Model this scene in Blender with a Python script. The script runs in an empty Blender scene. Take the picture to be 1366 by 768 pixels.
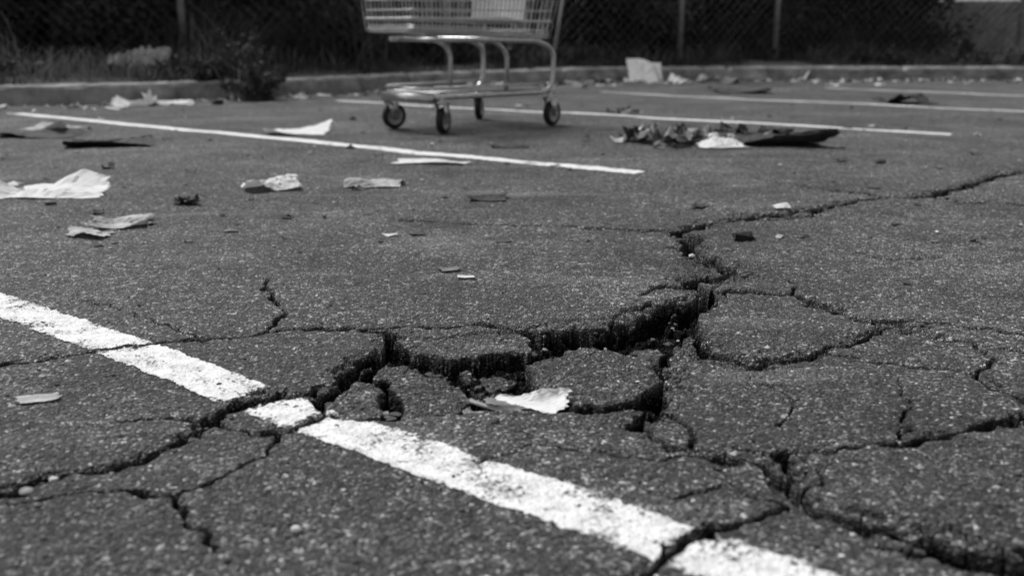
import bpy, math, random
import numpy as np
from mathutils import Vector
rng=np.random.default_rng(7); random.seed(7)
scene=bpy.context.scene
scene.view_settings.view_transform='Standard'; scene.view_settings.look='None'; scene.view_settings.exposure=0
COL=scene.collection

# ------------------------------------------------------------ pixel to ground mapping
# image pixel coordinates -> metres on the ground plane (plane homography)
F_=1328.;TH=math.atan(344/F_);S_,C_=math.sin(TH),math.cos(TH);HC=.5
def g(x,y):
    u=(x-683)/F_;v=(y-384)/F_;d=S_+v*C_
    return (HC*u/d, HC*(C_-v*S_)/d)
def G(l): return np.array([g(*p[:2]) for p in l])

# ------------------------------------------------------------ helpers
def link(o,parent=None):
    COL.objects.link(o)
    if parent is not None: o.parent=parent
    return o
def mesh_np(name,V,F,mat=None,smooth=False,parent=None,mats=None,midx=None):
    V=np.asarray(V,dtype=np.float32);F=np.asarray(F,dtype=np.int32)
    me=bpy.data.meshes.new(name);k=F.shape[1]
    me.vertices.add(len(V));me.vertices.foreach_set('co',V.ravel())
    me.loops.add(F.size);me.loops.foreach_set('vertex_index',F.ravel())
    me.polygons.add(len(F));me.polygons.foreach_set('loop_start',np.arange(0,F.size,k,dtype=np.int32))
    try: me.polygons.foreach_set('loop_total',np.full(len(F),k,dtype=np.int32))
    except Exception: pass
    if mats:
        for m in mats: me.materials.append(m)
    elif mat: me.materials.append(mat)
    if midx is not None: me.polygons.foreach_set('material_index',np.asarray(midx,dtype=np.int32))
    me.polygons.foreach_set('use_smooth',np.full(len(F),smooth,dtype=bool))
    me.update(calc_edges=True);me.validate()
    o=bpy.data.objects.new(name,me);return link(o,parent)
_tabs=[rng.random((256,256)) for _ in range(12)]
def vn(x,y,s,seed=0):
    x=np.asarray(x)/s+17.3*seed;y=np.asarray(y)/s+9.1*seed
    t=_tabs[seed%12];xi=np.floor(x);yi=np.floor(y);fx=x-xi;fy=y-yi
    fx=fx*fx*(3-2*fx);fy=fy*fy*(3-2*fy)
    xi=xi.astype(np.int64)&255;yi=yi.astype(np.int64)&255;x1=(xi+1)&255;y1=(yi+1)&255
    return (t[xi,yi]*(1-fx)+t[x1,yi]*fx)*(1-fy)+(t[xi,y1]*(1-fx)+t[x1,y1]*fx)*fy
def cell(x,y,s):
    x=x/s;y=y/s;xi=np.floor(x).astype(np.int64);yi=np.floor(y).astype(np.int64)
    f1=np.full(x.shape,9.);f2=np.full(x.shape,9.);cid=np.zeros(x.shape)
    for i in(-1,0,1):
        for j in(-1,0,1):
            a=(xi+i)&255;b=(yi+j)&255
            d=np.hypot(xi+i+_tabs[0][a,b]-x,yi+j+_tabs[1][a,b]-y)
            c=d<f1;f2=np.where(c,f1,np.minimum(f2,d));cid=np.where(c,_tabs[2][a,b],cid);f1=np.where(c,d,f1)
    return (f2-f1)*s,cid
def sst(a,b,x):
    t=np.clip((x-a)/(b-a),0,1);return t*t*(3-2*t)

# ------------------------------------------------------------ materials
def newmat(name):
    m=bpy.data.materials.new(name);m.use_nodes=True;nt=m.node_tree;nt.nodes.clear()
    out=nt.nodes.new('ShaderNodeOutputMaterial');b=nt.nodes.new('ShaderNodeBsdfPrincipled')
    nt.links.new(b.outputs[0],out.inputs[0]);return m,nt,b,out
def N(nt,t,**kw):
    n=nt.nodes.new(t)
    for k,v in kw.items(): setattr(n,k,v)
    return n
def mth(nt,op,a,b=None,c=None,clamp=False):
    n=nt.nodes.new('ShaderNodeMath');n.operation=op;n.use_clamp=clamp
    for i,v in enumerate((a,b,c)):
        if v is None: continue
        if isinstance(v,(int,float)): n.inputs[i].default_value=v
        else: nt.links.new(v,n.inputs[i])
    return n.outputs[0]
def noise(nt,vec,scale,detail=4,rough=.6):
    n=nt.nodes.new('ShaderNodeTexNoise');n.inputs['Scale'].default_value=scale
    n.inputs['Detail'].default_value=detail;n.inputs['Roughness'].default_value=rough
    nt.links.new(vec,n.inputs['Vector']);return n.outputs[0]
def voro(nt,vec,scale,feat='F1'):
    n=nt.nodes.new('ShaderNodeTexVoronoi');n.feature=feat;n.inputs['Scale'].default_value=scale
    nt.links.new(vec,n.inputs['Vector']);return n
def ramp(nt,fac,stops,interp='LINEAR'):
    r=nt.nodes.new('ShaderNodeValToRGB');r.color_ramp.interpolation=interp
    e=r.color_ramp.elements
    while len(e)<len(stops): e.new(.5)
    for i,(p,v) in enumerate(stops): e[i].position=p;e[i].color=(v,v,v,1)
    nt.links.new(fac,r.inputs[0]);return r.outputs[0]
def coord(nt): return nt.nodes.new('ShaderNodeTexCoord').outputs['Object']
def bump(nt,h,b,strength=.5,dist=.002):
    n=nt.nodes.new('ShaderNodeBump');n.inputs['Strength'].default_value=strength;n.inputs['Distance'].default_value=dist
    nt.links.new(h,n.inputs['Height']);nt.links.new(n.outputs[0],b.inputs['Normal'])

def mat_asphalt():
    m,nt,b,out=newmat('asphalt');co=coord(nt)
    v1=voro(nt,co,290);v2=voro(nt,co,125)
    def sep(v):
        s=nt.nodes.new('ShaderNodeSeparateColor');nt.links.new(v.outputs['Color'],s.inputs[0]);return s
    s1=sep(v1);s2=sep(v2)
    a=ramp(nt,s1.outputs[0],[(0,.020),(.45,.048),(.75,.098),(.92,.19),(1,.55)])
    c=ramp(nt,s2.outputs[0],[(0,.45),(.7,.94),(.93,1.3),(.975,2.1),(1,4.6)])
    x=mth(nt,'MULTIPLY',a,c)
    nn=noise(nt,co,1.5,7,.66)
    n1=ramp(nt,nn,[(.32,.48),(.5,.96),(.68,1.75)])
    n3=ramp(nt,noise(nt,co,30,5,.75),[(.32,.52),(.5,.98),(.68,1.55)])
    for n_ in (n1,n3): x=mth(nt,'MULTIPLY',x,n_)
    st=ramp(nt,noise(nt,co,2.6,3,.55),[(.56,1),(.68,.48)]);x=mth(nt,'MULTIPLY',x,st)
    mp=nt.nodes.new('ShaderNodeMapping');mp.inputs['Scale'].default_value=(1.2,4.5,1);mp.inputs['Rotation'].default_value=(0,0,.25);nt.links.new(co,mp.inputs[0])
    du=ramp(nt,noise(nt,mp.outputs[0],1.3,5,.65),[(.56,0),(.72,.09)]);x=mth(nt,'ADD',x,du)
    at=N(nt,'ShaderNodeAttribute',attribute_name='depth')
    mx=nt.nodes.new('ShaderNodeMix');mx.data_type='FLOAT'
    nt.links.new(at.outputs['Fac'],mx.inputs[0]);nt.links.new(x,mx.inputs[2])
    dd=mth(nt,'MULTIPLY',x,.13);nt.links.new(dd,mx.inputs[3])  # shade painted into the colour: cracks and pit go near-black with depth
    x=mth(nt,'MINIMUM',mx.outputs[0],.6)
    nt.links.new(x,b.inputs['Base Color'])
    b.inputs['Roughness'].default_value=.66
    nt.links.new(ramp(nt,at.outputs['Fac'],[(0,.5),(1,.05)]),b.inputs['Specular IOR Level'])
    h=mth(nt,'ADD',mth(nt,'MULTIPLY',v1.outputs['Distance'],-1.1),mth(nt,'MULTIPLY',noise(nt,co,380,2,.7),.9))
    h=mth(nt,'ADD',h,mth(nt,'MULTIPLY',v2.outputs['Distance'],-1.2))
    bump(nt,h,b,.95,.0045)
    return m
def mat_paint():
    m,nt,b,out=newmat('road_paint');co=coord(nt)
    x=ramp(nt,noise(nt,co,35,6,.7),[(.25,.42),(.5,.80),(.7,.90)])
    y=ramp(nt,noise(nt,co,260,2,.7),[(.3,.72),(.6,1.0)])
    x=mth(nt,'MULTIPLY',x,y)
    nt.links.new(x,b.inputs['Base Color']);b.inputs['Roughness'].default_value=.7
    v1=voro(nt,co,250)
    h=mth(nt,'ADD',mth(nt,'MULTIPLY',v1.outputs['Distance'],-1.),noise(nt,co,300,2,.7));bump(nt,h,b,.6,.003)
    w=mth(nt,'ADD',mth(nt,'MULTIPLY',noise(nt,co,170,5,.8),.6),mth(nt,'MULTIPLY',noise(nt,co,16,4,.6),.4))
    at=N(nt,'ShaderNodeAttribute',attribute_name='wear')
    w=mth(nt,'SUBTRACT',w,mth(nt,'MULTIPLY',at.outputs['Fac'],.5))
    k=ramp(nt,w,[(.405,0),(.43,1)])
    tr=nt.nodes.new('ShaderNodeBsdfTransparent');ms=nt.nodes.new('ShaderNodeMixShader')
    nt.links.new(k,ms.inputs[0]);nt.links.new(tr.outputs[0],ms.inputs[1]);nt.links.new(b.outputs[0],ms.inputs[2])
    nt.links.new(ms.outputs[0],out.inputs[0]);return m
def mat_simple(name,lo,hi,scale=20,rough=.8,metal=0,bs=.3,bd=.002,spec=.3,bscale=None,trans=0,det=4):
    m,nt,b,out=newmat(name);co=coord(nt)
    x=ramp(nt,noise(nt,co,scale,det,.65),[(.3,lo),(.7,hi)])
    nt.links.new(x,b.inputs['Base Color']);b.inputs['Roughness'].default_value=rough;b.inputs['Metallic'].default_value=metal
    b.inputs['Specular IOR Level'].default_value=spec
    if bs: bump(nt,noise(nt,co,bscale or scale*4,3,.7),b,bs,bd)
    if trans:
        t=nt.nodes.new('ShaderNodeBsdfTranslucent');nt.links.new(x,t.inputs[0])
        ms=nt.nodes.new('ShaderNodeMixShader');ms.inputs[0].default_value=trans
        nt.links.new(b.outputs[0],ms.inputs[1]);nt.links.new(t.outputs[0],ms.inputs[2]);nt.links.new(ms.outputs[0],out.inputs[0])
    return m
M_ASPH=mat_asphalt();M_PAINT=mat_paint()
M_CURB=mat_simple('kerb_concrete',.12,.42,6,.9,0,.6,.006,bscale=60)
M_SOIL=mat_simple('soil',.03,.09,9,.95,0,.8,.02,bscale=40)
M_PAPER=mat_simple('white_paper',.62,.88,18,.75,0,.15,.002,trans=.15)
M_PAPER2=mat_simple('dirty_paper',.22,.58,22,.8,0,.2,.002,trans=.1)
M_CARD=mat_simple('dark_cardboard',.02,.07,14,.75,0,.3,.003)
M_GREY=mat_simple('grey_card',.09,.24,14,.8,0,.3,.003)
M_STEEL=mat_simple('galvanised_steel',.42,.68,40,.30,.92,.05,.001,.5)
M_RUB=mat_simple('tyre_rubber',.012,.025,60,.6)
M_HUB=mat_simple('wheel_hub_plastic',.3,.45,60,.5)
M_PLAST=mat_simple('seat_flap_plastic',.45,.6,10,.45,0,0)
M_STONE=mat_simple('stone',.14,.34,80,.85)
M_STONED=mat_simple('asphalt_crumb',.04,.11,80,.9)
M_STONEL=mat_simple('light_stone',.45,.65,80,.85)
M_GRASS=mat_simple('dry_grass',.07,.24,3,.7,0,0,trans=.3,det=2)
M_GRASSD=mat_simple('dark_grass',.03,.09,3,.7,0,0,trans=.3,det=2)
M_LEAF=mat_simple('foliage',.025,.10,1.4,.6,0,0,trans=.25,det=2)
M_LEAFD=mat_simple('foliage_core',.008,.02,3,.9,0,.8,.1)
M_BARK=mat_simple('bark',.05,.13,20,.9)
M_WIRE=mat_simple('fence_wire',.08,.18,30,.5,.4,0)
M_POST=mat_simple('fence_post_steel',.22,.4,14,.5,.4,.2)
M_WALL=mat_simple('wall_boards',.14,.32,5,.9,0,.4,.01)

# ------------------------------------------------------------ cracks
CR=[ # (points, widths mm)
([(-120,505),(0,487),(60,480),(130,470),(200,460),(270,455),(330,447),(400,440),(470,437),(520,443)],[7,7,7,8,9,10,8,7,9,14]),
([(365,440),(385,420),(380,408),(360,400),(352,385),(355,375)],[7,9,7,9,9,4]),
([(470,437),(540,432),(590,433),(650,432),(700,437),(760,440),(810,440),(850,430),(880,415),(920,402),(945,395)],[8,10,9,10,22,42,48,50,46,42,38]),
([(945,395),(920,375),(985,360),(950,350),(915,335),(928,322),(905,311),(940,300),(1000,290),(1060,283),(1130,272),(1180,265),(1240,262),(1290,248),(1330,235),(1366,230),(1450,222)],[40,34,32,34,40,36,34,30,30,28,26,28,32,34,34,34,34]),
([(1000,291),(1050,292),(1090,287),(1085,279)],[16,20,20,8]),
([(1240,262),(1290,270),(1366,272),(1450,276)],[20,20,20,20]),
([(905,312),(840,308),(760,303),(700,302),(640,300),(560,296),(520,294)],[20,14,16,9,12,7,4]),
([(945,382),(890,380),(855,393)],[22,16,6]),
([(950,385),(1000,387),(1060,395),(1100,408),(1150,428),(1185,435),(1240,448),(1300,458),(1366,470),(1450,478)],[22,12,13,17,18,20,12,11,11,11]),
([(1185,435),(1140,455),(1100,465),(1050,475),(990,477),(950,468),(925,450),(915,432)],[16,14,14,16,22,26,26,26]),
([(1100,470),(1160,482),(1230,488),(1310,500),(1340,515)],[6,5,6,6,4]),
([(1175,428),(1240,430),(1300,440),(1366,447)],[8,6,6,6]),
([(1300,458),(1328,477),(1298,502),(1340,525),(1366,535)],[8,9,8,7,7]),
([(1450,530),(1366,555),(1300,575),(1250,590),(1150,598),(1090,600),(1040,603)],[10,10,11,10,7,8,12]),
([(880,490),(885,520),(870,545),(850,565),(895,590),(960,605),(1020,625),(1060,650),(1100,685),(1180,700),(1240,720),(1300,735),(1366,750),(1450,775)],[20,20,18,16,14,14,17,26,20,20,26,32,34,36]),
([(960,590),(1000,597),(1045,610),(1062,640)],[8,9,10,18]),
([(1060,680),(1000,690),(960,700),(930,715),(890,740),(840,768),(780,800)],[10,9,11,15,10,9,9]),
([(960,622),(985,655),(1060,680)],[5,7,8]),
([(420,520),(370,522),(330,535),(290,550),(270,565),(240,580),(200,600),(150,615),(80,630),(0,652),(-80,665)],[28,22,18,20,22,16,14,14,16,18,18]),
([(520,443),(515,465),(470,485),(455,505),(430,510),(415,520)],[20,22,24,18,14,22]),
([(375,572),(350,600),(290,625),(240,655),(245,680),(270,705),(285,728)],[8,6,6,9,7,6,4]),
([(240,655),(130,650),(0,668)],[4,3,3]),
([(275,550),(330,572),(400,572),(440,550)],[12,8,8,10]),
([(1000,238),(1080,250),(1180,263)],[12,12,14]),
([(790,600),(870,610),(930,600)],[4,5,4]),
([(640,520),(600,498),(560,482),(522,462)],[14,20,22,20]),
([(870,545),(905,560),(925,590)],[9,8,7]),
([(1050,372),(1060,382),(1055,393)],[5,8,5]),
([(100,398),(180,418),(260,452)],[2,3,3]),
([(1060,602),(1100,640),(1085,660)],[3,4,6]),
([(620,545),(560,548),(480,552),(440,548),(418,530)],[6,8,10,9,12]),
([(700,485),(715,505),(735,525),(780,537),(860,530)],[12,10,9,9,9]),
([(640,608),(720,590),(800,600)],[2,3,2]),
([(150,560),(230,548),(275,552)],[2,3,5]),
([(1120,330),(1180,345),(1260,342)],[3,4,2]),
([(1190,500),(1215,540),(1205,588)],[3,3,3]),
([(1010,500),(1060,530),(1040,565)],[2,3,3]),
([(900,660),(960,650),(1000,665)],[3,3,3]),
]
PIT=G([(518,449),(600,444),(700,440),(760,440),(830,440),(880,420),(940,397),(956,402),(925,430),(945,455),(950,475),(890,485),(885,520),(860,557),(780,552),(700,549),(620,547),(480,553),(430,545),(418,522),(455,505),(475,485),(512,465)])
SL=[ # slab polygon, level, tilt x, tilt y
([(432,523),(470,505),(490,502),(508,514),(514,546),(470,551),(438,546)],-.007,.02,.03),
([(498,490),(522,482),(562,483),(608,499),(633,519),(614,543),(530,547),(528,517),(506,503)],-.009,-.02,.03),
([(696,485),(738,474),(780,464),(802,466),(876,478),(881,503),(868,521),(800,535),(740,530),(716,505)],-.001,-.01,.03),
([(524,456),(545,440),(600,436),(690,435),(716,448),(700,461),(660,466),(620,474),(562,468)],-.006,-.01,-.02),
([(835,462),(868,455),(886,464),(881,476),(850,473)],-.010,.08,-.05),
([(894,461),(920,452),(942,462),(942,476),(900,479)],-.008,-.05,.06),
([(904,441),(925,435),(930,449),(898,455)],-.010,.05,.1),
([(752,546),(800,542),(856,535),(852,553),(780,550)],-.008,.03,-.05),
([(632,550),(700,548),(738,548),(732,539),(700,538),(652,533)],-.014,.03,.05),
([(644,512),(690,502),(704,512),(720,526),(690,530),(658,524)],-.020,-.05,.08),
([(640,488),(670,482),(686,490),(678,500),(650,500)],-.022,.1,-.08),
([(740,462),(770,456),(786,461),(760,468)],-.020,.1,-.1),
([(604,482),(632,478),(640,486),(618,492)],-.018,-.1,.1),
]
def poly_sdf(P,x,y):
    d=np.full(x.shape,1e9);ins=np.zeros(x.shape,bool);n=len(P)
    for i in range(n):
        x0,y0=P[i];x1,y1=P[(i+1)%n];dx,dy=x1-x0,y1-y0
        t=np.clip(((x-x0)*dx+(y-y0)*dy)/(dx*dx+dy*dy),0,1)
        d=np.minimum(d,np.hypot(x-x0-t*dx,y-y0-t*dy))
        c=((y0>y)!=(y1>y))&(x<(x1-x0)*(y-y0)/((y1-y0) if abs(y1-y0)>1e-9 else 1e-9)+x0)
        ins^=c
    return np.where(ins,-d,d)
def height(x,y,full=False):
    shp=x.shape;x=x.ravel();y=y.ravel()
    h=np.zeros(x.shape)
    near=(y>.3)&(y<12)&(np.abs(x)<9)
    idx=np.nonzero(near)[0];X=x[idx];Y=y[idx]
    fade=1-sst(3.5,9,Y)
    hh=.010*(vn(X,Y,.9,1)-.5)+.006*(vn(X,Y,.25,2)-.5)
    micro_=fade*(.0020*(vn(X,Y,.0085,4)-.5)+.0012*(vn(X,Y,.004,5)-.5))
    hh+=fade*(.0024*(vn(X,Y,.045,3)-.5))
    cx,cy=g(760,490);hh-=.006*np.exp(-(((X-cx)/.45)**2+((Y-cy)/.28)**2))
    wx=X+.014*(vn(X,Y,.07,6)-.5)+.018*(vn(X,Y,.026,7)-.5)+.006*(vn(X,Y,.013,8)-.5)
    wy=Y+.018*(vn(X,Y,.07,9)-.5)+.020*(vn(X,Y,.026,10)-.5)+.006*(vn(X,Y,.013,11)-.5)
    wm=.5+1.0*vn(X,Y,.035,2)
    wn=np.clip(vn(X,Y,.020,9)*vn(X,Y,.05,4)*3-.45,0,1)
    dep=np.zeros(X.shape);E=np.full(X.shape,1.);Er=np.full(X.shape,1.);Wl=np.zeros(X.shape)
    for pts,ws in CR:
        P=G(pts);W=np.array(ws)/1000.
        m=(wx>P[:,0].min()-.09)&(wx<P[:,0].max()+.09)&(wy>P[:,1].min()-.09)&(wy<P[:,1].max()+.09)
        k=np.nonzero(m)[0]
        if not len(k): continue
        a,b=wx[k],wy[k];mm=wm[k]
        for i in range(len(P)-1):
            x0,y0=P[i];dx,dy=P[i+1]-P[i]
            t=np.clip(((a-x0)*dx+(b-y0)*dy)/(dx*dx+dy*dy),0,1)
            d=np.hypot(a-x0-t*dx,b-y0-t*dy)
            w=(W[i]*(1-t)+W[i+1]*t)*mm
            e=d-w/2
            D=np.minimum(.052,.012+2.4*w)
            wd=.0022+np.minimum(.009*wn[k],.24*w)
            dep[k]=np.maximum(dep[k],D*(1-sst(-1,0,(e-.0010)/wd)))
            E[k]=np.minimum(E[k],e/np.clip(w/.02,.3,1.5))
            sc=e-.5*w
            q_=sc<Er[k];Er[k]=np.where(q_,sc,Er[k]);Wl[k]=np.where(q_,w,Wl[k])
    lip=.0022*np.exp(-np.clip(E,0,1)/.004)+.0025*np.exp(-np.clip(E,0,1)/.05)
    hh-=lip*(.2+1.6*vn(X,Y,.02,5)*vn(X,Y,.06,7)*2)
    # broken-off fragments here and there along the wide cracks
    k=np.nonzero((Er<.05)&(Wl>.012))[0]
    band=np.clip(Wl[k]/.02,0,1.5)*.045*np.clip(vn(X[k],Y[k],.11,8)*2.4-1.15,0,1)
    B=1-sst(0,.0005+band,np.clip(Er[k],0,1))
    gp,cid=cell(wx[k],wy[k],.036);gp2,cid2=cell(wx[k],wy[k],.017)
    hh[k]-=B*(.009*cid**2+.0020*cid2**2)
    dep[k]=np.maximum(dep[k],B*np.maximum(.012*(1-sst(.0002,.0030,gp)),.003*(1-sst(.0002,.002,gp2))))
    hh+=micro_*np.exp(-dep/.006)
    base=hh-dep
    m=(wx>PIT[:,0].min()-.05)&(wx<PIT[:,0].max()+.05)&(wy>PIT[:,1].min()-.05)&(wy<PIT[:,1].max()+.05)
    k=np.nonzero(m)[0]
    if len(k):
        a,b=wx[k],wy[k];s=poly_sdf(PIT,a,b)
        gp,cid=cell(a,b,.03);gp2,cid2=cell(a,b,.013)
        fl=-.046+.026*cid**1.5*sst(0,.006,gp)+.010*cid2*sst(0,.003,gp2)+.004*(vn(a,b,.005,4)-.5)
        wd=.0025+.008*wn[k]
        inn=1-sst(-1,0,(s-.001)/wd)
        surf=base[k]*(1-inn)+np.minimum(base[k],fl)*inn
        micro=hh[k]+micro_[k]+.002
        for sp,z0,tx,ty in SL:
            P=G(sp);q=poly_sdf(P,a,b);c=P.mean(0)
            top=z0+tx*(a-c[0])+ty*(b-c[1])+micro-.002*np.exp(np.clip(q,-1,0)/.004)
            wgt=1-sst(-1,0,(q-.001)/(.0022+.007*wn[k]))
            surf=np.where(wgt>0,np.maximum(surf,surf*(1-wgt)+top*wgt),surf)
        base[k]=surf
    h[idx]=base
    if full:
        dq=np.clip((hh-base-.003)/.009,0,1);inner=np.zeros(len(idx))  # mask for the painted crack shade, from drop below the surface
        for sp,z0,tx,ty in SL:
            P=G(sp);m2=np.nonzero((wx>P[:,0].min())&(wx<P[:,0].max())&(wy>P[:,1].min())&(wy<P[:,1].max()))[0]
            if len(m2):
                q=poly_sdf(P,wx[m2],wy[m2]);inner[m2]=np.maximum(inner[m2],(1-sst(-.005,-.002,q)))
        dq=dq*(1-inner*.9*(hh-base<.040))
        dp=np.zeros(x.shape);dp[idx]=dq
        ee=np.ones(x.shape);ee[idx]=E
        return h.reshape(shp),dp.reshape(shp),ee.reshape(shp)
    return h.reshape(shp)

# ------------------------------------------------------------ ground sheet
r=[.70]
while r[-1]<10: r.append(r[-1]*1.0018)
st=r[-1]*.004
while r[-1]<600: r.append(r[-1]+st);st*=1.12
pre=[-30,-15,-8,-4,-2,-1,-.4,0,.2,.35,.45,.52,.58,.62,.65,.67,.685]
ys=np.array(pre+r)
s=list(np.arange(-.63,.6301,.00118));st=.002;o=[]
v=.63
while v<45: v+=st;st*=1.25;o.append(v)
ss=np.array([-q for q in o[::-1]]+s+o)
YY,SS=np.meshgrid(ys,ss,indexing='ij');XX=SS*np.maximum(YY,.7)
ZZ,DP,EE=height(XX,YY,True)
nr,nc=XX.shape
I=np.arange(nr*nc).reshape(nr,nc)
FA=np.stack([I[:-1,:-1],I[:-1,1:],I[1:,1:],I[1:,:-1]],-1).reshape(-1,4)
VV=np.stack([XX,YY,ZZ],-1).reshape(-1,3)
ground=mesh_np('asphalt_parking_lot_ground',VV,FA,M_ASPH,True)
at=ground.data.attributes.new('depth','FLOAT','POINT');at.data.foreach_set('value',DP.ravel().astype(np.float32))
# painted lines, conforming sheets above the asphalt
def line(p0,p1,w,ext0=0,ext1=0,wear=0):
    a=np.array(g(*p0));b=np.array(g(*p1));d=(b-a)/np.linalg.norm(b-a);a=a-d*ext0;b=b+d*ext1
    L=np.linalg.norm(b-a);n=np.array([-d[1],d[0]])
    u=(XX-a[0])*d[0]+(YY-a[1])*d[1];t=(XX-a[0])*n[0]+(YY-a[1])*n[1]
    wv=w/2+.006*(vn(XX,YY,.03,3)-.5)+.006*(vn(XX,YY,.008,2)-.5)
    ins=(np.abs(t)<wv)&(u>0)&(u<L)&(DP<.1)&(YY<20)
    f=ins[:-1,:-1]&ins[:-1,1:]&ins[1:,1:]&ins[1:,:-1]
    Fq=FA[f.ravel()]
    uq,inv=np.unique(Fq.ravel(),return_inverse=True)
    V=VV[uq].copy();V[:,2]+=.0016
    o=mesh_np('parking_line',V,inv.reshape(-1,4),M_PAINT,True)
    x_,y_=V[:,0],V[:,1];patch=vn(x_,y_,.09,7)*vn(x_,y_,.3,3)
    edge=np.clip((np.abs(t).ravel()[uq]/(w/2)-.75)/.25,0,1)
    we=np.clip(wear+.4*np.exp(-np.clip(EE.ravel()[uq],0,1)/.010)+.35*np.clip(patch-.36,0,1)+.10*edge,-.3,1)
    at=o.data.attributes.new('wear','FLOAT','POINT');at.data.foreach_set('value',we.astype(np.float32))
line((0,408),(892,722),.088,.6,.5,.035)
line((15,151),(855,232),.10,0,0,-.03)
line((450,135),(1270,179),.09,0,0,-.03)
line((800,123),(1366,150),.09,0,1.5,-.03)
line((1100,118),(1366,129),.09,0,2,0)

# ------------------------------------------------------------ kerb & verge
cp=G([(0,141),(120,139),(250,134),(300,131),(400,128),(560,118),(800,108),(1000,107),(1366,107)])
dl=cp[0]-cp[1];dl/=np.linalg.norm(dl);dr=np.array([1.,0.0])
cp=np.vstack([cp[0]+dl*14,cp,cp[-1]+dr*25])
seg=np.linalg.norm(np.diff(cp,axis=0),axis=1);cum=np.r_[0,np.cumsum(seg)]
tt=np.arange(0,cum[-1],.04);cx=np.interp(tt,cum,cp[:,0]);cy=np.interp(tt,cum,cp[:,1])
k=np.ones(21)/21
cxs=np.convolve(np.pad(cx,10,'edge'),k,'valid');cys=np.convolve(np.pad(cy,10,'edge'),k,'valid')
tx=np.gradient(cxs);ty=np.gradient(cys);l=np.hypot(tx,ty);nx,ny=-ty/l,tx/l
prof=[(0,-.01),(.004,.05),(.010,.105),(.022,.124),(.045,.130),(.10,.131),(.15,.128),(.152,.06)]
V=[];joint=(np.abs(((tt+.6)%1.8)-.9)>.885)
for (a,z) in prof:
    jit=.014*(vn(tt,tt*0+a*9+z*30,.12,4)-.5)+.010*(vn(tt,tt*0+z*70,.05,6)-.5)
    aa=a+jit+np.where(joint,.02,0)*(1 if a<.1 else 0);zz=z+jit*.8*(z>0.06)-np.where(joint&(z>.06),.025,0)
    V.append(np.stack([cxs+nx*aa,cys+ny*aa,zz],-1))
V=np.array(V);n=len(tt);I=np.arange(V.shape[0]*n).reshape(-1,n)
mesh_np('concrete_kerb',V.reshape(-1,3),np.stack([I[:-1,:-1],I[1:,:-1],I[1:,1:],I[:-1,1:]],-1).reshape(-1,4),M_CURB,False)
offs=np.r_[.145,np.arange(.2,3,.08),np.arange(3,9,.4),12,20,40,90,300]
V=[]
for a in offs:
    x=cxs+nx*a*.2;y=cys+a
    if a<.2: x=cxs+nx*a;y=cys+ny*a
    z=.118+(.05*(vn(x,y,.5,2)-.5)+.03*(vn(x,y,.12,3)-.5))*min(1,a/.4)+.02*min(a,3)
    V.append(np.stack([x,y,z],-1))
V=np.array(V);I=np.arange(V.shape[0]*n).reshape(-1,n)
mesh_np('grass_verge_ground',V.reshape(-1,3),np.stack([I[:-1,:-1],I[:-1,1:],I[1:,1:],I[1:,:-1]],-1).reshape(-1,4),M_SOIL,True)
def kerb_y(x): return np.interp(x,cxs,cys)
def verge_z(x,y):
    return .12+.02*np.clip(y-kerb_y(x),0,3)

# ------------------------------------------------------------ tubes etc
def prisms(p0,p1,rad,k=3):
    p0=np.asarray(p0,float);p1=np.asarray(p1,float);d=p1-p0;L=np.linalg.norm(d,axis=1,keepdims=True);d=d/np.maximum(L,1e-9)
    up=np.where(np.abs(d[:,2:3])>.9,np.array([[1.,0,0]]),np.array([[0,0,1.]]))
    a=np.cross(d,up);a/=np.linalg.norm(a,axis=1,keepdims=True);b=np.cross(d,a)
    Vs=[]
    for e in (p0,p1):
        for i in range(k):
            t=2*math.pi*i/k;Vs.append(e+rad*(math.cos(t)*a+math.sin(t)*b))
    V=np.stack(Vs,1);n=len(p0);base=(np.arange(n)*2*k)[:,None]
    F=np.concatenate([np.stack([base[:,0]+i,base[:,0]+(i+1)%k,base[:,0]+k+(i+1)%k,base[:,0]+k+i],-1) for i in range(k)])
    return V.reshape(-1,3),F
def smooth_path(P,rad=.05,n=6):
    P=[Vector(p) for p in P];out=[P[0]]
    for i in range(1,len(P)-1):
        a=P[i-1]-P[i];b=P[i+1]-P[i];r_=min(rad,a.length*.45,b.length*.45)
        A=P[i]+a.normalized()*r_;B=P[i]+b.normalized()*r_
        for j in range(n+1):
            t=j/n;out.append(A*(1-t)**2+P[i]*2*t*(1-t)+B*t*t)
    out.append(P[-1]);return out
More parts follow.
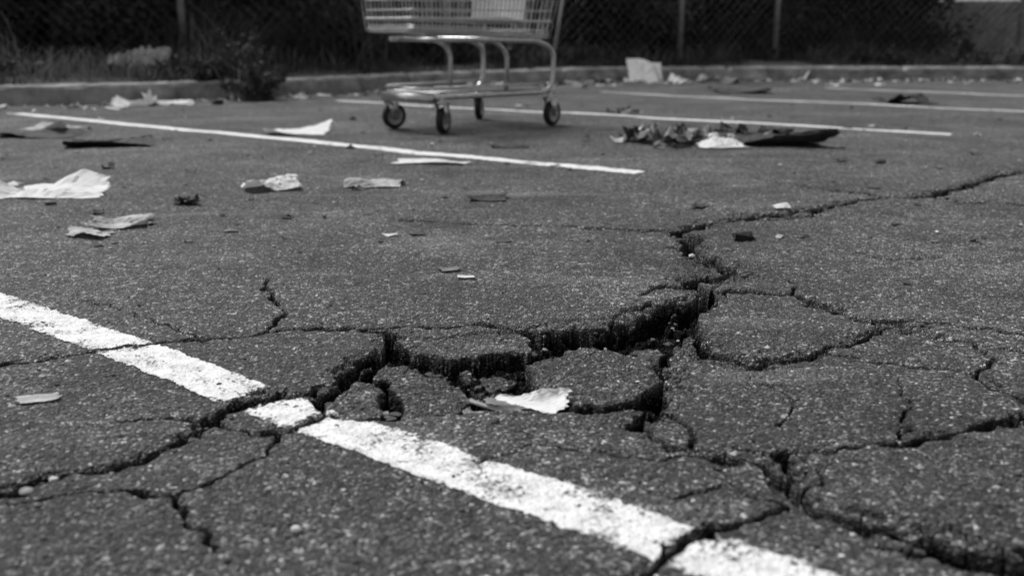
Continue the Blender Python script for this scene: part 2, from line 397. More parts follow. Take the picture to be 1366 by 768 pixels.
class MB:
    def __init__(s): s.V=[];s.F=[];s.M=[];s.n=0
    def add(s,V,F,m=0):
        V=np.asarray(V,float);F=np.asarray(F,int);s.V.append(V);s.F.append(F+s.n);s.M.append(np.full(len(F),m));s.n+=len(V)
    def tube(s,P,rad,k=8,closed=False,m=0,bend=0):
        if bend: P=smooth_path(P,bend)
        P=[Vector(p) for p in P];n=len(P);rings=[];prev=None
        for i in range(n):
            if closed: t=P[(i+1)%n]-P[i-1]
            else: t=P[min(i+1,n-1)]-P[max(i-1,0)]
            t.normalize()
            if prev is None:
                a=t.cross(Vector((0,0,1)));
                if a.length<.2: a=t.cross(Vector((1,0,0)))
            else: a=prev-t*prev.dot(t)
            a.normalize();prev=a;b=t.cross(a)
            rings.append([P[i]+(a*math.cos(2*math.pi*j/k)+b*math.sin(2*math.pi*j/k))*rad for j in range(k)])
        V=np.array([[list(v) for v in r_] for r_ in rings]).reshape(-1,3);F=[]
        for i in range(n if closed else n-1):
            i2=(i+1)%n
            for j in range(k):
                j2=(j+1)%k;F.append((i*k+j,i*k+j2,i2*k+j2,i2*k+j))
        if not closed:
            V=np.vstack([V,[list(P[0])],[list(P[-1])]]);c0=n*k;c1=c0+1
            for j in range(0,k):
                F.append((c0,(j+1)%k,j,j));F.append((c1,(n-1)*k+j,(n-1)*k+(j+1)%k,(n-1)*k+(j+1)%k))
        s.add(V,F,m)
    def lathe(s,c,axis,prof,k=24,m=0):
        c=Vector(c);ax=Vector(axis).normalized();a=ax.cross(Vector((0,0,1)))
        if a.length<.1: a=ax.cross(Vector((1,0,0)))
        a.normalize();b=ax.cross(a);V=[];F=[]
        for (h,r_) in prof:
            for j in range(k):
                t=2*math.pi*j/k;V.append(list(c+ax*h+(a*math.cos(t)+b*math.sin(t))*r_))
        for i in range(len(prof)-1):
            for j in range(k):
                j2=(j+1)%k;F.append((i*k+j,i*k+j2,(i+1)*k+j2,(i+1)*k+j))
        s.add(V,F,m)
    def box(s,c,X,Y,Z,m=0):
        c=np.array(c,float);X,Y,Z=[np.array(q,float)/2 for q in (X,Y,Z)]
        V=[c+a*X+b*Y+d*Z for a in(-1,1) for b in(-1,1) for d in(-1,1)]
        s.add(V,[(0,1,3,2),(4,6,7,5),(0,4,5,1),(2,3,7,6),(0,2,6,4),(1,5,7,3)],m)
    def obj(s,name,mats,smooth=True,parent=None):
        V=np.vstack(s.V);me=bpy.data.meshes.new(name)
        F=np.vstack(s.F);M=np.concatenate(s.M)
        fl=[tuple(dict.fromkeys(f)) for f in F.tolist()]
        me.from_pydata(V.tolist(),[],fl)
        for q in mats: me.materials.append(q)
        me.polygons.foreach_set('material_index',M.astype(np.int32))
        me.polygons.foreach_set('use_smooth',np.full(len(fl),smooth,dtype=bool));me.update()
        o=bpy.data.objects.new(name,me);return link(o,parent)

# ------------------------------------------------------------ shopping cart
cart=bpy.data.objects.new('shopping_cart',None);link(cart)
cart.location=(-.49,5.10,0.0);cart.rotation_euler=(0,0,math.radians(45.8))
nw,rw=.20,.275
b=MB();RZ=.178
def hw(x): return nw-.01+(rw-nw)*(x/.71)
for sgn in (-1,1):
    b.tube([(-.03,sgn*hw(-.03),RZ),(.74,sgn*hw(.74),RZ),(.745,sgn*hw(.74),.40),(.64,sgn*.25,.445),(.0,sgn*.18,.455)],.0135,10,bend=.095)
    b.tube([(.44,sgn*(hw(.44)-.02),RZ+.01),(.445,sgn*(hw(.44)-.02),.385),(.36,sgn*.215,.445),(.1,sgn*.19,.452)],.012,10,bend=.09)
b.tube([(-.03,-hw(-.03),RZ),(-.06,-.13,RZ),(-.06,.13,RZ),(-.03,hw(-.03),RZ)],.0135,10,bend=.03)
b.tube([(.74,-rw,RZ),(.74,rw,RZ)],.012,10)
b.tube([(.66,-.25,.445),(.66,.25,.445)],.010,8);b.tube([(.05,-.18,.453),(.05,.18,.453)],.010,8)
b.box((-.045,0,RZ-.005),(.06,0,0),(0,.37,0),(0,0,.04))
b.obj('frame',[M_STEEL],True,cart)
b=MB()
for i in range(15):
    y=-1+2*i/14
    b.tube([(-.05,y*.165,RZ+.020),(.20,y*.185,RZ+.024),(.735,y*.24,RZ+.016)],.0038,5)
for x in (0,.10,.20,.32,.44,.58,.70): b.tube([(x,-hw(x),RZ+.012),(x,hw(x),RZ+.012)],.005,6)
for sgn in (-1,1): b.tube([(-.03,sgn*(hw(-.03)-.01),RZ+.045),(.44,sgn*(hw(.44)-.01),RZ+.045),(.72,sgn*(hw(.7)-.01),RZ+.045)],.007,6)
b.tube([(-.05,-.17,RZ+.040),(-.05,.17,RZ+.040)],.007,6)
b.obj('lower_rack',[M_STEEL],True,cart)
def bp(x01,y01,z01):
    z=(.495-.035*x01)*(1-z01)+(.86+.10*x01)*z01
    x0=-.15-.04*z01;x1=.74+.10*z01
    x=x0+(x1-x0)*x01
    hwid=(.185+.06*x01)*(1-z01)+(.205+.085*x01)*z01
    return (x,y01*hwid,z)
b=MB();R=.0027
nL=34;levels=[0,.07,.16,.27,.40,.55,.70,.85,1.0]
for i in range(nL+1):
    u=i/nL
    for sgn in (-1,1): b.tube([bp(u,sgn,0),bp(u,sgn,.5),bp(u,sgn,1)],R,5)
for j in range(1,15):
    y=-1+2*j/15
    b.tube([bp(0,y,1),bp(0,y,.5),bp(0,y,0),bp(1,y,0),bp(1,y,.5),bp(1,y,.95)],R,5)
for i in range(0,12):
    u=i/11;b.tube([bp(u,-1,0),bp(u,1,0)],R*1.2,5)
def ring(z01,rad,grow=0):
    P=[bp(0,-1,z01),bp(1,-1,z01),bp(1,1,z01),bp(0,1,z01)];Q=[]
    for p in P:
        p=Vector(p);Q.append((p.x+grow*(1 if p.x>.3 else -1),p.y+grow*(1 if p.y>0 else -1),p.z))
    m_=tuple((Vector(Q[0])+Vector(Q[3]))/2)
    sp=smooth_path([m_]+Q+[m_],.06,6)[:-1];b.tube(sp,rad,6,closed=True)
for z in levels: ring(z,.0036 if z not in (0,1.0) else .008,.003)
ring(.03,.006,.008);ring(.16,.0075,.008)
b.obj('basket',[M_STEEL],True,cart)
b=MB()
b.box((.60,0,.64),(.012,0,.002),(0,.40,0),(.02,0,.22));b.box((.53,0,.55),(.16,0,-.02),(0,.38,0),(0,0,.008))
b.obj('child_seat_flap',[M_PLAST],False,cart)
b=MB()
b.tube([(.80,-.27,.93),(.90,-.27,1.03),(.93,-.2,1.04),(.93,.2,1.04),(.90,.27,1.03),(.80,.27,.93)],.014,10,bend=.04)
for sgn in (-1,1): b.tube([(.745,sgn*.275,.40),(.80,sgn*.285,.70),(.83,sgn*.285,.96)],.011,8)
b.obj('handle',[M_STEEL],True,cart)
wr=.066
for wi,(x,y,yaw) in enumerate([(0,-nw,25),(0,nw,-12),(.71,-rw,8),(.71,rw,35)]):
    b=MB();ya=math.radians(yaw);fx,fy=math.cos(ya),math.sin(ya);ax=(-fy,fx,0)
    c=(x+.022*fx,y+.022*fy,wr)
    b.lathe(c,ax,[(-.015,.044),(-.0185,.054),(-.016,.062),(-.007,wr),(.007,wr),(.016,.062),(.0185,.054),(.015,.044)],28,1)
    b.lathe(c,ax,[(-.006,.0005),(-.010,.012),(-.007,.018),(-.007,.032),(-.012,.036),(-.0151,.045)],24,2)
    b.lathe(c,ax,[(.006,.0005),(.010,.012),(.007,.018),(.007,.032),(.012,.036),(.0151,.045)],24,2)
    for sg in (-1,1):
        o=np.array(ax)*.025*sg;cc=np.array(c)
        top=np.array([x,y,.150]);f=np.array([fx,fy,0])
        P=[cc+o-f*.012+np.array([0,0,-.014]),cc+o+f*.012+np.array([0,0,-.014]),top+o+f*.036,top+o-f*.030]
        V=[p+np.array(ax)*.0018*q for q in(-1,1) for p in P]
        b.add(V,[(0,1,2,3),(4,7,6,5),(0,4,5,1),(1,5,6,2),(2,6,7,3),(3,7,4,0)],0)
    b.box((x,y,.151),(.068*fx,.068*fy,0),(-.054*fy,.054*fx,0),(0,0,.006),0)
    b.lathe((x,y,.154),(0,0,1),[(0,.02),(.008,.019),(.010,.012),(.024,.012)],14,0)
    b.tube([tuple(np.array(c)-np.array(ax)*.030),tuple(np.array(c)+np.array(ax)*.030)],.006,8)
    b.obj('caster_wheel_%d'%(wi+1),[M_STEEL,M_RUB,M_HUB],True,cart)

# ------------------------------------------------------------ litter
def sheet_geo(w,d,h,rot,seed,n=16,folds=6,rag=.18):
    q=np.random.default_rng(seed);u=np.linspace(-1,1,n);U,Vv=np.meshgrid(u,u,indexing='ij')
    ang=np.arctan2(Vv,U);rr=1+rag*np.sin(ang*2+q.random()*6)*.4+rag*np.sin(ang*7+q.random()*6)*.18
    x=U*rr*.5*w+.02*w*(q.random(U.shape)-.5);y=Vv*rr*.5*d+.02*d*(q.random(U.shape)-.5)
    ed=(np.maximum(np.abs(U),np.abs(Vv))>.99);x=np.where(ed,x*(1-rag*.5*q.random(U.shape)),x);y=np.where(ed,y*(1-rag*.5*q.random(U.shape)),y)
    z=np.zeros(U.shape)
    for i in range(folds):
        a=q.random()*math.pi;c=(q.random()-.5)*1.6;k_=q.choice([-1,1])*(.3+q.random())
        z+=k_*np.abs(U*math.cos(a)+Vv*math.sin(a)-c)
    A=np.stack([U.ravel(),Vv.ravel(),np.ones(U.size)],-1);co_,*_r=np.linalg.lstsq(A,z.ravel(),rcond=None)
    z=(z.ravel()-A@co_).reshape(U.shape)
    z=z+.10*z.std()*np.random.default_rng(seed+5).normal(size=U.shape)
    lo=np.quantile(z,.25);z=np.where(z<lo,lo+(lo-z)*.25,z)-lo
    z=z/z.max();z=z**1.25*h
    c,s_=math.cos(rot),math.sin(rot)
    V=np.stack([x*c-y*s_,x*s_+y*c,z+.003],-1).reshape(-1,3)
    I=np.arange(n*n).reshape(n,n);F=np.stack([I[:-1,:-1],I[1:,:-1],I[1:,1:],I[:-1,1:]],-1).reshape(-1,4)
    return V,F
def gz(x,y): return float(height(np.array([x]),np.array([y]))[0])
def litter(name,px,w,d,h,rot,mat,seed,folds=6,zoff=0,rag=.18,pos=None,tilt=None,n=22):
    x,y=pos if pos else g(*px)
    V,F=sheet_geo(w,d,h,math.radians(rot),seed,folds=folds,rag=rag,n=n)
    o=mesh_np(name,V,F,mat);o.location=(x,y,max(gz(x,y),-.02)+zoff)
    if tilt: o.rotation_euler=[math.radians(t) for t in tilt]
    return o
litter('crumpled_paper',(70,256),.34,.32,.060,8,M_PAPER,1,10)
litter('crumpled_paper',(363,252),.18,.17,.040,20,M_PAPER,2,8)
litter('torn_paper',(500,247),.19,.15,.028,5,M_PAPER2,3,9)
litter('paper_strip',(575,219),.30,.08,.012,-8,M_PAPER,4,4)
litter('torn_paper',(162,297),.17,.15,.025,15,M_PAPER2,5,9,rag=.4)
litter('torn_paper',(118,312),.13,.08,.014,-12,M_PAPER2,6,8,rag=.4)
litter('cardboard_piece',(52,181),.42,.25,.03,-5,M_CARD,7,4)
litter('cardboard_piece',(148,194),.38,.19,.035,8,M_CARD,8,4)
litter('crumpled_paper',(70,177),.26,.20,.05,-10,M_PAPER2,9,6,zoff=.02)
litter('crumpled_paper',(398,177),.31,.30,.050,5,M_PAPER,10,9)
litter('crumpled_paper',(180,141),.26,.25,.12,15,M_PAPER,11,6)
litter('crumpled_paper',(228,139),.32,.2,.09,-20,M_PAPER,12,6)
litter('cardboard_piece',(651,268),.115,.10,.014,-3,M_CARD,13,2,rag=.05)
litter('crumpled_paper',(860,109),.37,.36,.06,12,M_PAPER,14,3,zoff=.085,tilt=(36,16,0),rag=.08)
litter('crumpled_paper',(905,112),.24,.26,.10,30,M_PAPER,15,6)
litter('cardboard_sheet',(1022,191),.54,.36,.080,-5,M_CARD,27,6,rag=.35)
litter('crumpled_paper',(960,197),.22,.18,.045,5,M_PAPER,17,7)
litter('cardboard_piece',(987,123),.45,.4,.04,0,M_CARD,18,4)
litter('cardboard_piece',(1208,138),.36,.34,.07,0,M_CARD,19,4)
litter('crumpled_paper',(1008,107),.24,.2,.10,0,M_PAPER,20,5)
litter('crumpled_paper',(1066,107),.16,.2,.13,0,M_PAPER,21,4)
litter('torn_paper',(622,373),.035,.02,.004,5,M_PAPER,22,3,n=8)
litter('torn_paper',(600,362),.05,.03,.006,25,M_GREY,23,4,n=8)
litter('cardboard_piece',(680,196),.16,.1,.012,5,M_CARD,24,4)
litter('crumpled_paper',(704,532),.105,.065,.020,-12,M_PAPER,44,6,zoff=.008,rag=.3)
litter('paper_strip',(655,538),.09,.016,.012,-35,M_PAPER2,32,3,zoff=.006,rag=.3)
litter('torn_paper',(52,535),.055,.035,.003,20,M_PAPER2,33,3,rag=.3)
litter('torn_paper',(634,543),.04,.022,.01,15,M_PAPER2,34,3,zoff=.006,rag=.3)
litter('crumpled_paper',None,.34,.3,.12,10,M_PAPER,35,4,pos=(-3.9,8.3),zoff=.14)
litter('crumpled_paper',None,.5,.4,.22,-10,M_PAPER2,36,4,pos=(-3.15,8.7),zoff=.16)
def pile(name,px,rx,ry,n,smin,smax,h,mats,wts,seed):
    x0,y0=g(*px);q=np.random.default_rng(seed);B=MB()
    for i in range(n):
        V,F=sheet_geo(q.uniform(smin,smax),q.uniform(smin,smax)*.7,q.uniform(.3,1)*h,q.random()*6,seed*50+i,n=7,folds=5,rag=.3)
        dx,dy=q.normal(0,.4)*rx,q.normal(0,.4)*ry
        V=V+np.array([dx,dy,q.random()*h*.6*math.exp(-(dx/rx)**2*2)])
        B.add(V,F,q.choice(len(mats),p=wts))
    o=B.obj(name,mats,False);o.location=(x0,y0,gz(x0,y0));return o
LM=[M_CARD,M_GREY,M_PAPER2,M_PAPER]
pile('litter_pile',(872,190),.25,.20,54,.03,.11,.065,LM,[.38,.30,.19,.13],3)
pile('litter_pile',(930,190),.20,.14,22,.04,.10,.045,LM,[.22,.25,.25,.28],4)
pile('litter_pile',(1000,184),.24,.12,14,.05,.13,.06,LM,[.5,.37,.10,.03],5)
pile('dead_leaf_clump',(250,273),.04,.03,12,.02,.05,.022,LM,[.9,.1,0,0],6)
pile('litter_pile',(838,153),.12,.10,10,.04,.09,.04,LM,[.3,.4,.2,.1],7)
def frag_field(name,pts,smin,smax,h,wts,seed):
    q=np.random.default_rng(seed);B=MB()
    zz=height(pts[:,0].copy(),pts[:,1].copy())
    for i,(x,y) in enumerate(pts):
        a=q.uniform(smin,smax)*(.5+q.random()**3);V,F=sheet_geo(a,a*q.uniform(.4,.9),h*q.uniform(.2,1)*a/smax,q.random()*6,seed*1000+i,n=5,folds=3,rag=.3)
        B.add(V+np.array([x,y,zz[i] if zz[i]>-.02 else -.02]),F,q.choice(4,p=wts))
    return B.obj(name,LM,False)
q=np.random.default_rng(5)
P=[]
for i in range(560):
    x=q.uniform(-5,6.5);d=abs(q.normal(0,.38))+.03;P.append((x,kerb_y(x)-d))
frag_field('kerb_litter_fragments',np.array(P),.02,.13,.06,[.3,.20,.20,.30],11)
P=[g(q.uniform(-60,1420),140+q.random()**2.0*190) for i in range(360)]
frag_field('litter_fragments',np.array(P),.010,.048,.016,[.66,.20,.09,.05],12)
ico=[(0,0,1),(.89,0,.45),(.28,.85,.45),(-.72,.53,.45),(-.72,-.53,.45),(.28,-.85,.45),(.72,.53,-.45),(-.28,.85,-.45),(-.89,0,-.45),(-.28,-.85,-.45),(.72,-.53,-.45),(0,0,-1)]
icf=[(0,1,2),(0,2,3),(0,3,4),(0,4,5),(0,5,1),(1,6,2),(2,7,3),(3,8,4),(4,9,5),(5,10,1),(2,6,7),(3,7,8),(4,8,9),(5,9,10),(1,10,6),(11,7,6),(11,8,7),(11,9,8),(11,10,9),(11,6,10)]
def stones(name,xy,size,mats,wts,seed,sink=.3,zmax=None):
    q=np.random.default_rng(seed);b0=np.array(ico)
    z=height(xy[:,0].copy(),xy[:,1].copy())
    if zmax is not None:
        k_=z<zmax;xy,size,z=xy[k_],size[k_],z[k_]
    n=len(xy)
    V=b0[None]*(1+.55*(q.random((n,12,1))-.5))*size[:,None,None]*np.stack([q.uniform(.7,1.3,n),q.uniform(.7,1.2,n),q.uniform(.4,.75,n)],-1)[:,None,:]
    a=q.random(n)*6.28;c,s_=np.cos(a)[:,None],np.sin(a)[:,None]
    x=V[...,0]*c-V[...,1]*s_;y=V[...,0]*s_+V[...,1]*c
    V=np.stack([x+xy[:,0:1],y+xy[:,1:2],V[...,2]+(z+size*sink)[:,None]],-1).reshape(-1,3)
    F=(np.array(icf)[None]+(np.arange(n)*12)[:,None,None]).reshape(-1,3)
    mi=np.repeat(q.choice(len(mats),n,p=wts),20)
    return mesh_np(name,V,F,None,False,mats=mats,midx=mi)
SM=[M_STONED,M_STONE,M_STONEL]
xy=np.array([g(q.uniform(-40,1400),170+q.random()*620) for i in range(2600)])
stones('loose_gravel',xy,.0010+.0032*q.random(len(xy))**4,SM,[.6,.32,.08],1)
xy=[]
while len(xy)<520:
    p=(q.uniform(400,960),q.uniform(395,560));gx=np.array(g(*p))
    if poly_sdf(PIT,gx[0:1],gx[1:2])[0]<.01: xy.append(gx)
xy=np.array(xy);stones('asphalt_rubble',xy,.002+.011*q.random(len(xy))**2.6,SM,[.84,.14,.02],2,zmax=-.020)
xy=[];sz=[]
for pts,ws in CR[:32]:
    P=G(pts)
    for i in range(len(P)-1):
        L=np.linalg.norm(P[i+1]-P[i]);nn=int(L*65)
        for j in range(nn):
            t=q.random();c=P[i]*(1-t)+P[i+1]*t+q.normal(0,.006+min(ws[i],30)/2200,2);xy.append(c);sz.append(.001+.005*q.random()**3*min(1.5,ws[i]/20))
stones('crack_crumbs',np.array(xy),np.array(sz),SM,[.8,.17,.03],3)
big=[((1208,382),.012,0),((395,701),.008,2),((1175,219),.022,0),((1245,748),.015,0),((35,648),.009,1),((740,458),.010,1),((915,440),.010,1),((660,560),.008,0),((350,212),.01,0)]
for i,(p,s_,mi) in enumerate(big):
    o=stones('pebble',np.array([g(*p)]),np.array([s_]),[SM[mi]],[1.],40+i,.3)
    sb=o.modifiers.new('s','SUBSURF');sb.levels=1;sb.render_levels=1

# ------------------------------------------------------------ fence
fp=np.array([(-13.,7.6),(-3.0,9.5),(4.,12.2),(16,13.2)])
fl=np.r_[0,np.cumsum(np.linalg.norm(np.diff(fp,axis=0),axis=1))]
def fpos(t): return np.stack([np.interp(t,fl,fp[:,0]),np.interp(t,fl,fp[:,1])],-1)
fence=bpy.data.objects.new('chain_link_fence',None);link(fence)
p=.055;nW=int(fl[-1]/p);nz=int(1.75/p)
ii=np.arange(nW)[:,None];kk=np.arange(nz+1)[None,:]
T=(ii*p+((ii+kk)%2)*p);Z=.2+kk*p+0*ii
XYp=fpos(T.ravel()).reshape(T.shape+(2,));Pt=np.concatenate([XYp,Z[...,None]],-1)
V,F=prisms(Pt[:,:-1].reshape(-1,3),Pt[:,1:].reshape(-1,3),.0017,3)
mesh_np('wire_mesh',V,F,M_WIRE,parent=fence)
b=MB()
def t_of_x(x): return float(np.interp(x,fp[:,0],fl))
for i,xp in enumerate([-11,-8.4,-5.8,-3.03,-.65,1.86,3.03,6.1,8.7,11.3,13.9]):
    c=fpos(t_of_x(xp));b.tube([(c[0],c[1]-.03,.0),(c[0],c[1]-.03,2.05)],.034,10)
b.tube([(x,y,2.0) for x,y in fp],.02,8)
b.obj('posts_and_rail',[M_POST],True,fence)

# ------------------------------------------------------------ vegetation
def blades(name,base,hgt,wid,lean,mat,seed,parent=None):
    q=np.random.default_rng(seed);n=len(base);a=q.random(n)*6.283;la=q.random(n)*6.283;le=lean*q.random(n)*hgt
    rows=[]
    for k_,(f,wf) in enumerate([(0,1),(.4,.85),(.75,.5),(1,.08)]):
        cx_=base[:,0]+np.cos(la)*le*f**1.8;cy_=base[:,1]+np.sin(la)*le*f**1.8;cz=base[:,2]+hgt*f*(1-.25*lean*f)
        for sg in(-1,1): rows.append(np.stack([cx_+sg*np.cos(a)*wid*wf/2,cy_+sg*np.sin(a)*wid*wf/2,cz],-1))
    V=np.stack(rows,1).reshape(-1,3);bs=np.arange(n)*8
    F=np.concatenate([np.stack([bs+2*i,bs+2*i+1,bs+2*i+3,bs+2*i+2],-1) for i in range(3)])
    return mesh_np(name,V,F,mat,parent=parent)
def leaves(name,C,size,mat,seed,parent=None,asp=.55):
    q=np.random.default_rng(seed);n=len(C)
    a=q.normal(size=(n,3));a/=np.linalg.norm(a,axis=1,keepdims=True);b_=np.cross(a,q.normal(size=(n,3)));b_/=np.linalg.norm(b_,axis=1,keepdims=True)
    s_=(size*(.5+q.random(n)))[:,None]
    V=np.stack([C-a*s_,C+b_*s_*asp,C+a*s_,C-b_*s_*asp],1).reshape(-1,3)
    F=np.arange(n*4).reshape(n,4);return mesh_np(name,V,F,mat,parent=parent)
q=np.random.default_rng(21)
def field(n,x0,x1,d0,d1,cl=.5,pw=1.,th=.72):
    x=q.uniform(x0,x1,n*3);d=d0+(d1-d0)*q.random(n*3)**pw;y=kerb_y(x)+d
    m=vn(x,y,cl,4)+.35*q.random(n*3)>th
    x,y,d=x[m][:n],y[m][:n],d[m][:n];return np.stack([x,y,verge_z(x,y)-.02],-1),d
B,d=field(14000,-7,9,.16,2.4);blades('verge_grass',B,.05+.09*q.random(len(B))*(1+d*.5),.007+.004*q.random(len(B)),.9,M_GRASSD,1)
B,d=field(6500,-7,9,.5,4.0,.8,1,.85);blades('dry_grass',B,.10+.26*q.random(len(B)),.008+.004*q.random(len(B)),.9,M_GRASS,2)
B,d=field(8000,-9,5.3,2.0,4.0,1.2,1,.8);blades('tall_grass',B,.25+.5*q.random(len(B)),.010+.005*q.random(len(B)),.9,M_GRASSD,3)
B,d=field(3600,-9,5.3,1.6,3.4,.6,1,.95);blades('dry_tall_grass',B,.3+.5*q.random(len(B)),.009+.004*q.random(len(B)),.9,M_GRASS,4)
def weed(name,x,y,z,r_,h,n,seed,mat=M_LEAF,ls=.02,nb=40):
    q=np.random.default_rng(seed);root=bpy.data.objects.new(name,None);link(root)
    ns=16;st0=[];st1=[];L=[]
    for i in range(ns):
        a=q.random()*6.28;rr=r_*q.random()**.6*1.15;tip=np.array([x+math.cos(a)*rr,y+math.sin(a)*rr*.8,z+h*(.35+.75*q.random())*(1-.3*(rr/r_)**2)])
        bs=np.array([x+.03*q.normal(),y+.03*q.normal(),z]);mid=(bs+tip)/2+np.array([0,0,.08*h]);st0+=[bs,mid];st1+=[mid,tip]
        t=q.random(n//ns)**.8;c=np.where(t[:,None]<.5,bs+(mid-bs)*t[:,None]*2,mid+(tip-mid)*(t[:,None]*2-1));L.append(c+q.normal(0,.04*h/.4,(len(t),3))*(1.15-t[:,None]))
    V,F=prisms(np.array(st0),np.array(st1),.003,4);mesh_np('stems',V,F,M_BARK,parent=root)
    C=np.vstack(L);C[:,2]=np.maximum(C[:,2],z+.01);leaves('leaves',C,ls,mat,seed,parent=root,asp=.35)
    B=np.stack([x+q.normal(0,r_*.35,nb),y+q.normal(0,r_*.25,nb),np.full(nb,z)],-1)
    blades('grass_blades',B,h*(.4+.6*q.random(nb)),.006+.004*q.random(nb),1.1,M_GRASS,seed,parent=root)
wx_,wy_=g(345,135);weed('weed_bush',wx_,wy_+.04,.0,.25,.38,3000,1,ls=.018,nb=60)
weed('weed_bush',wx_-.22,wy_+.45,.13,.32,.40,2000,2,ls=.022)
for i in range(18):
    x=q.uniform(-5,6.5);y=kerb_y(x)+q.uniform(.22,1.6);weed('weed_bush',x,y,.12,q.uniform(.15,.35),q.uniform(.15,.40),800,10+i,ls=.024)
def hedge(name,x0,x1,yc,H,seed,nl,ls):
    root=bpy.data.objects.new(name,None);link(root);q=np.random.default_rng(seed)
    nx_=int((x1-x0)/.18);nz_=26;u=np.linspace(x0,x1,nx_);t=np.linspace(0,1,nz_);U,T_=np.meshgrid(u,t,indexing='ij')
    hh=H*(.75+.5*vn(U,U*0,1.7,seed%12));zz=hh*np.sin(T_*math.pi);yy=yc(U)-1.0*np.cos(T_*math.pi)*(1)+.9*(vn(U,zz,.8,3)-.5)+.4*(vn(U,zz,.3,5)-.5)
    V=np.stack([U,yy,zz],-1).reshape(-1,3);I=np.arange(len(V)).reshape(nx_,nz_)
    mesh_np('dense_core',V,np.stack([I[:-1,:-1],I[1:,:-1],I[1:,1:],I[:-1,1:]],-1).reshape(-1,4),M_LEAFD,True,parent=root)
    k_=q.integers(0,len(V),nl);C=V[k_]+q.normal(0,1,(nl,3))*np.array([.16,.20,.14])
    cl=vn(C[:,0],C[:,2]*1.3,.45,6);C=C[cl>.38];n2=len(C)
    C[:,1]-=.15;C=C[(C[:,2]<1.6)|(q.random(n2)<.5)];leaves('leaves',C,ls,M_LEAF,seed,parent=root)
yc=lambda x: np.interp(x,fp[:,0],fp[:,1])+2.2
hedge('overgrown_hedge',-13,1.2,yc,2.4,3,46000,.05)
hedge('overgrown_hedge',.9,5.7,lambda x: yc(x)+.5,2.6,5,22000,.05)
def shrub(name,x,y,r_,h,n,seed,ls=.035):
    q=np.random.default_rng(seed);root=bpy.data.objects.new(name,None);link(root)
    C=[];s0=[];s1=[]
    for i in range(16):
        c=np.array([x,y,.15])+np.array([q.normal()*r_*.45,q.normal()*r_*.35,h*q.random()**.7*.85]);s0.append([x,y,.1]);s1.append(c)
        C.append(c+q.normal(0,1,(n//16,3))*r_*.20)
    V,F=prisms(np.array(s0),np.array(s1),.010,4);mesh_np('branches',V,F,M_BARK,parent=root)
    C=np.vstack(C);C=C[C[:,2]>.1];leaves('leaves',C,ls,M_LEAF,seed,parent=root)
for i,(x,dy,r_,h) in enumerate([(-6.6,.6,.8,1.6),(-5,.7,.7,1.3),(-3.9,.5,.6,1.1),(-3.2,.8,.6,.9),(-2.2,.6,.6,1.4),(-1.5,.5,.4,.8),(-.7,.6,.6,1.0),(.4,.8,.7,1.6),(1.3,.6,.6,1.1),(2.5,.7,.8,1.8),(3.6,.9,.8,2.0),(4.5,.6,.7,1.7),(5.0,.7,.6,1.4)]):
    shrub('shrub',x,np.interp(x,fp[:,0],fp[:,1])+dy,r_,h,2600,50+i)
def tree(name,x,y,H,seed,r0=.07):
    q=np.random.default_rng(seed);root=bpy.data.objects.new(name,None);link(root)
    B=MB();P=[(x,y,0)];
    for i in range(1,7): P.append((x+q.normal()*.08*i*.5,y+q.normal()*.05*i,H*i/6))
    for i in range(6):
        B.tube([P[i],P[i+1]],r0*(1-i/7.5),8)
    C=[]
    for i in range(24):
        t=.3+.7*q.random();k_=min(5,int(t*6));b0=np.array(P[k_]);a=q.random()*6.28;L=H*.28*(1.2-t)
        e=b0+np.array([math.cos(a)*L,math.sin(a)*L,L*.6+.1]);m=(b0+e)/2+np.array([0,0,.1*L]);B.tube([tuple(b0),tuple(m),tuple(e)],r0*.2,5)
        C.append(e+q.normal(0,.22,(160,3)));C.append(m+q.normal(0,.2,(80,3)))
    B.obj('trunk_and_limbs',[M_BARK],True,root);leaves('leaves',np.vstack(C),.055,M_LEAF,seed,parent=root)
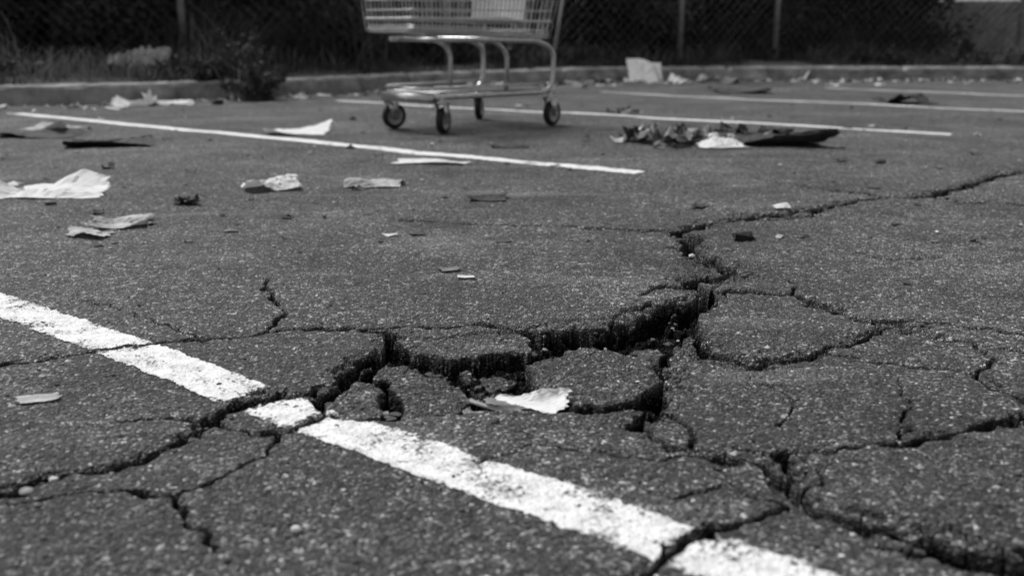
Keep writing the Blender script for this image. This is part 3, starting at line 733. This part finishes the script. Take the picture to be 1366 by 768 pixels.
for i,(x,y,H) in enumerate([(-2.9,10.6,4.2),(-4.6,10.3,4.4),(-6.2,10.8,4.5),(.2,12.4,4.5),(2.3,13.0,4.2),(4.0,14.0,4.2)]): tree('tree',x,y,H,80+i)
b=MB()
for i in range(110):
    x=5.9+i*.152;b.box((x,15.0+.01*(i%3),.47+.008*math.sin(i*3.1)),(.145,0,0),(0,.03,0),(0,0,.86))
b.box((14.2,15.06,.3),(17,0,0),(0,.04,0),(0,0,.08));b.box((14.2,15.06,.75),(17,0,0),(0,.04,0),(0,0,.08))
b.obj('board_fence_wall',[M_WALL],False)

# ------------------------------------------------------------ light
w=bpy.data.worlds.new('World');scene.world=w;w.use_nodes=True;nt=w.node_tree;nt.nodes.clear()
sky=nt.nodes.new('ShaderNodeTexSky');sky.sky_type='NISHITA';sky.sun_disc=False
EL,AZ=math.radians(58),math.radians(-45)   # azimuth from +Y
sky.sun_elevation=EL;sky.sun_rotation=AZ;sky.dust_density=3;sky.air_density=1
bw=nt.nodes.new('ShaderNodeRGBToBW');bg=nt.nodes.new('ShaderNodeBackground');ow=nt.nodes.new('ShaderNodeOutputWorld')
nt.links.new(sky.outputs[0],bw.inputs[0]);nt.links.new(bw.outputs[0],bg.inputs[0]);bg.inputs[1].default_value=.15
nt.links.new(bg.outputs[0],ow.inputs[0])
sd=bpy.data.lights.new('sun','SUN');sd.energy=2.8;sd.angle=math.radians(20);sd.color=(1,1,1)
so=bpy.data.objects.new('sun',sd);link(so)
dv=Vector((math.sin(AZ)*math.cos(EL),math.cos(AZ)*math.cos(EL),math.sin(EL)))
so.rotation_euler=dv.to_track_quat('Z','Y').to_euler()

# ------------------------------------------------------------ camera
cd=bpy.data.cameras.new('camera');cam=bpy.data.objects.new('camera',cd);link(cam)
cam.location=(0,0,HC);cam.rotation_euler=(math.pi/2-TH,0,0)
cd.sensor_width=36;cd.lens=35;cd.clip_start=.05;cd.clip_end=2000
cd.dof.use_dof=True;cd.dof.focus_distance=1.8;cd.dof.aperture_fstop=3.6
scene.camera=cam
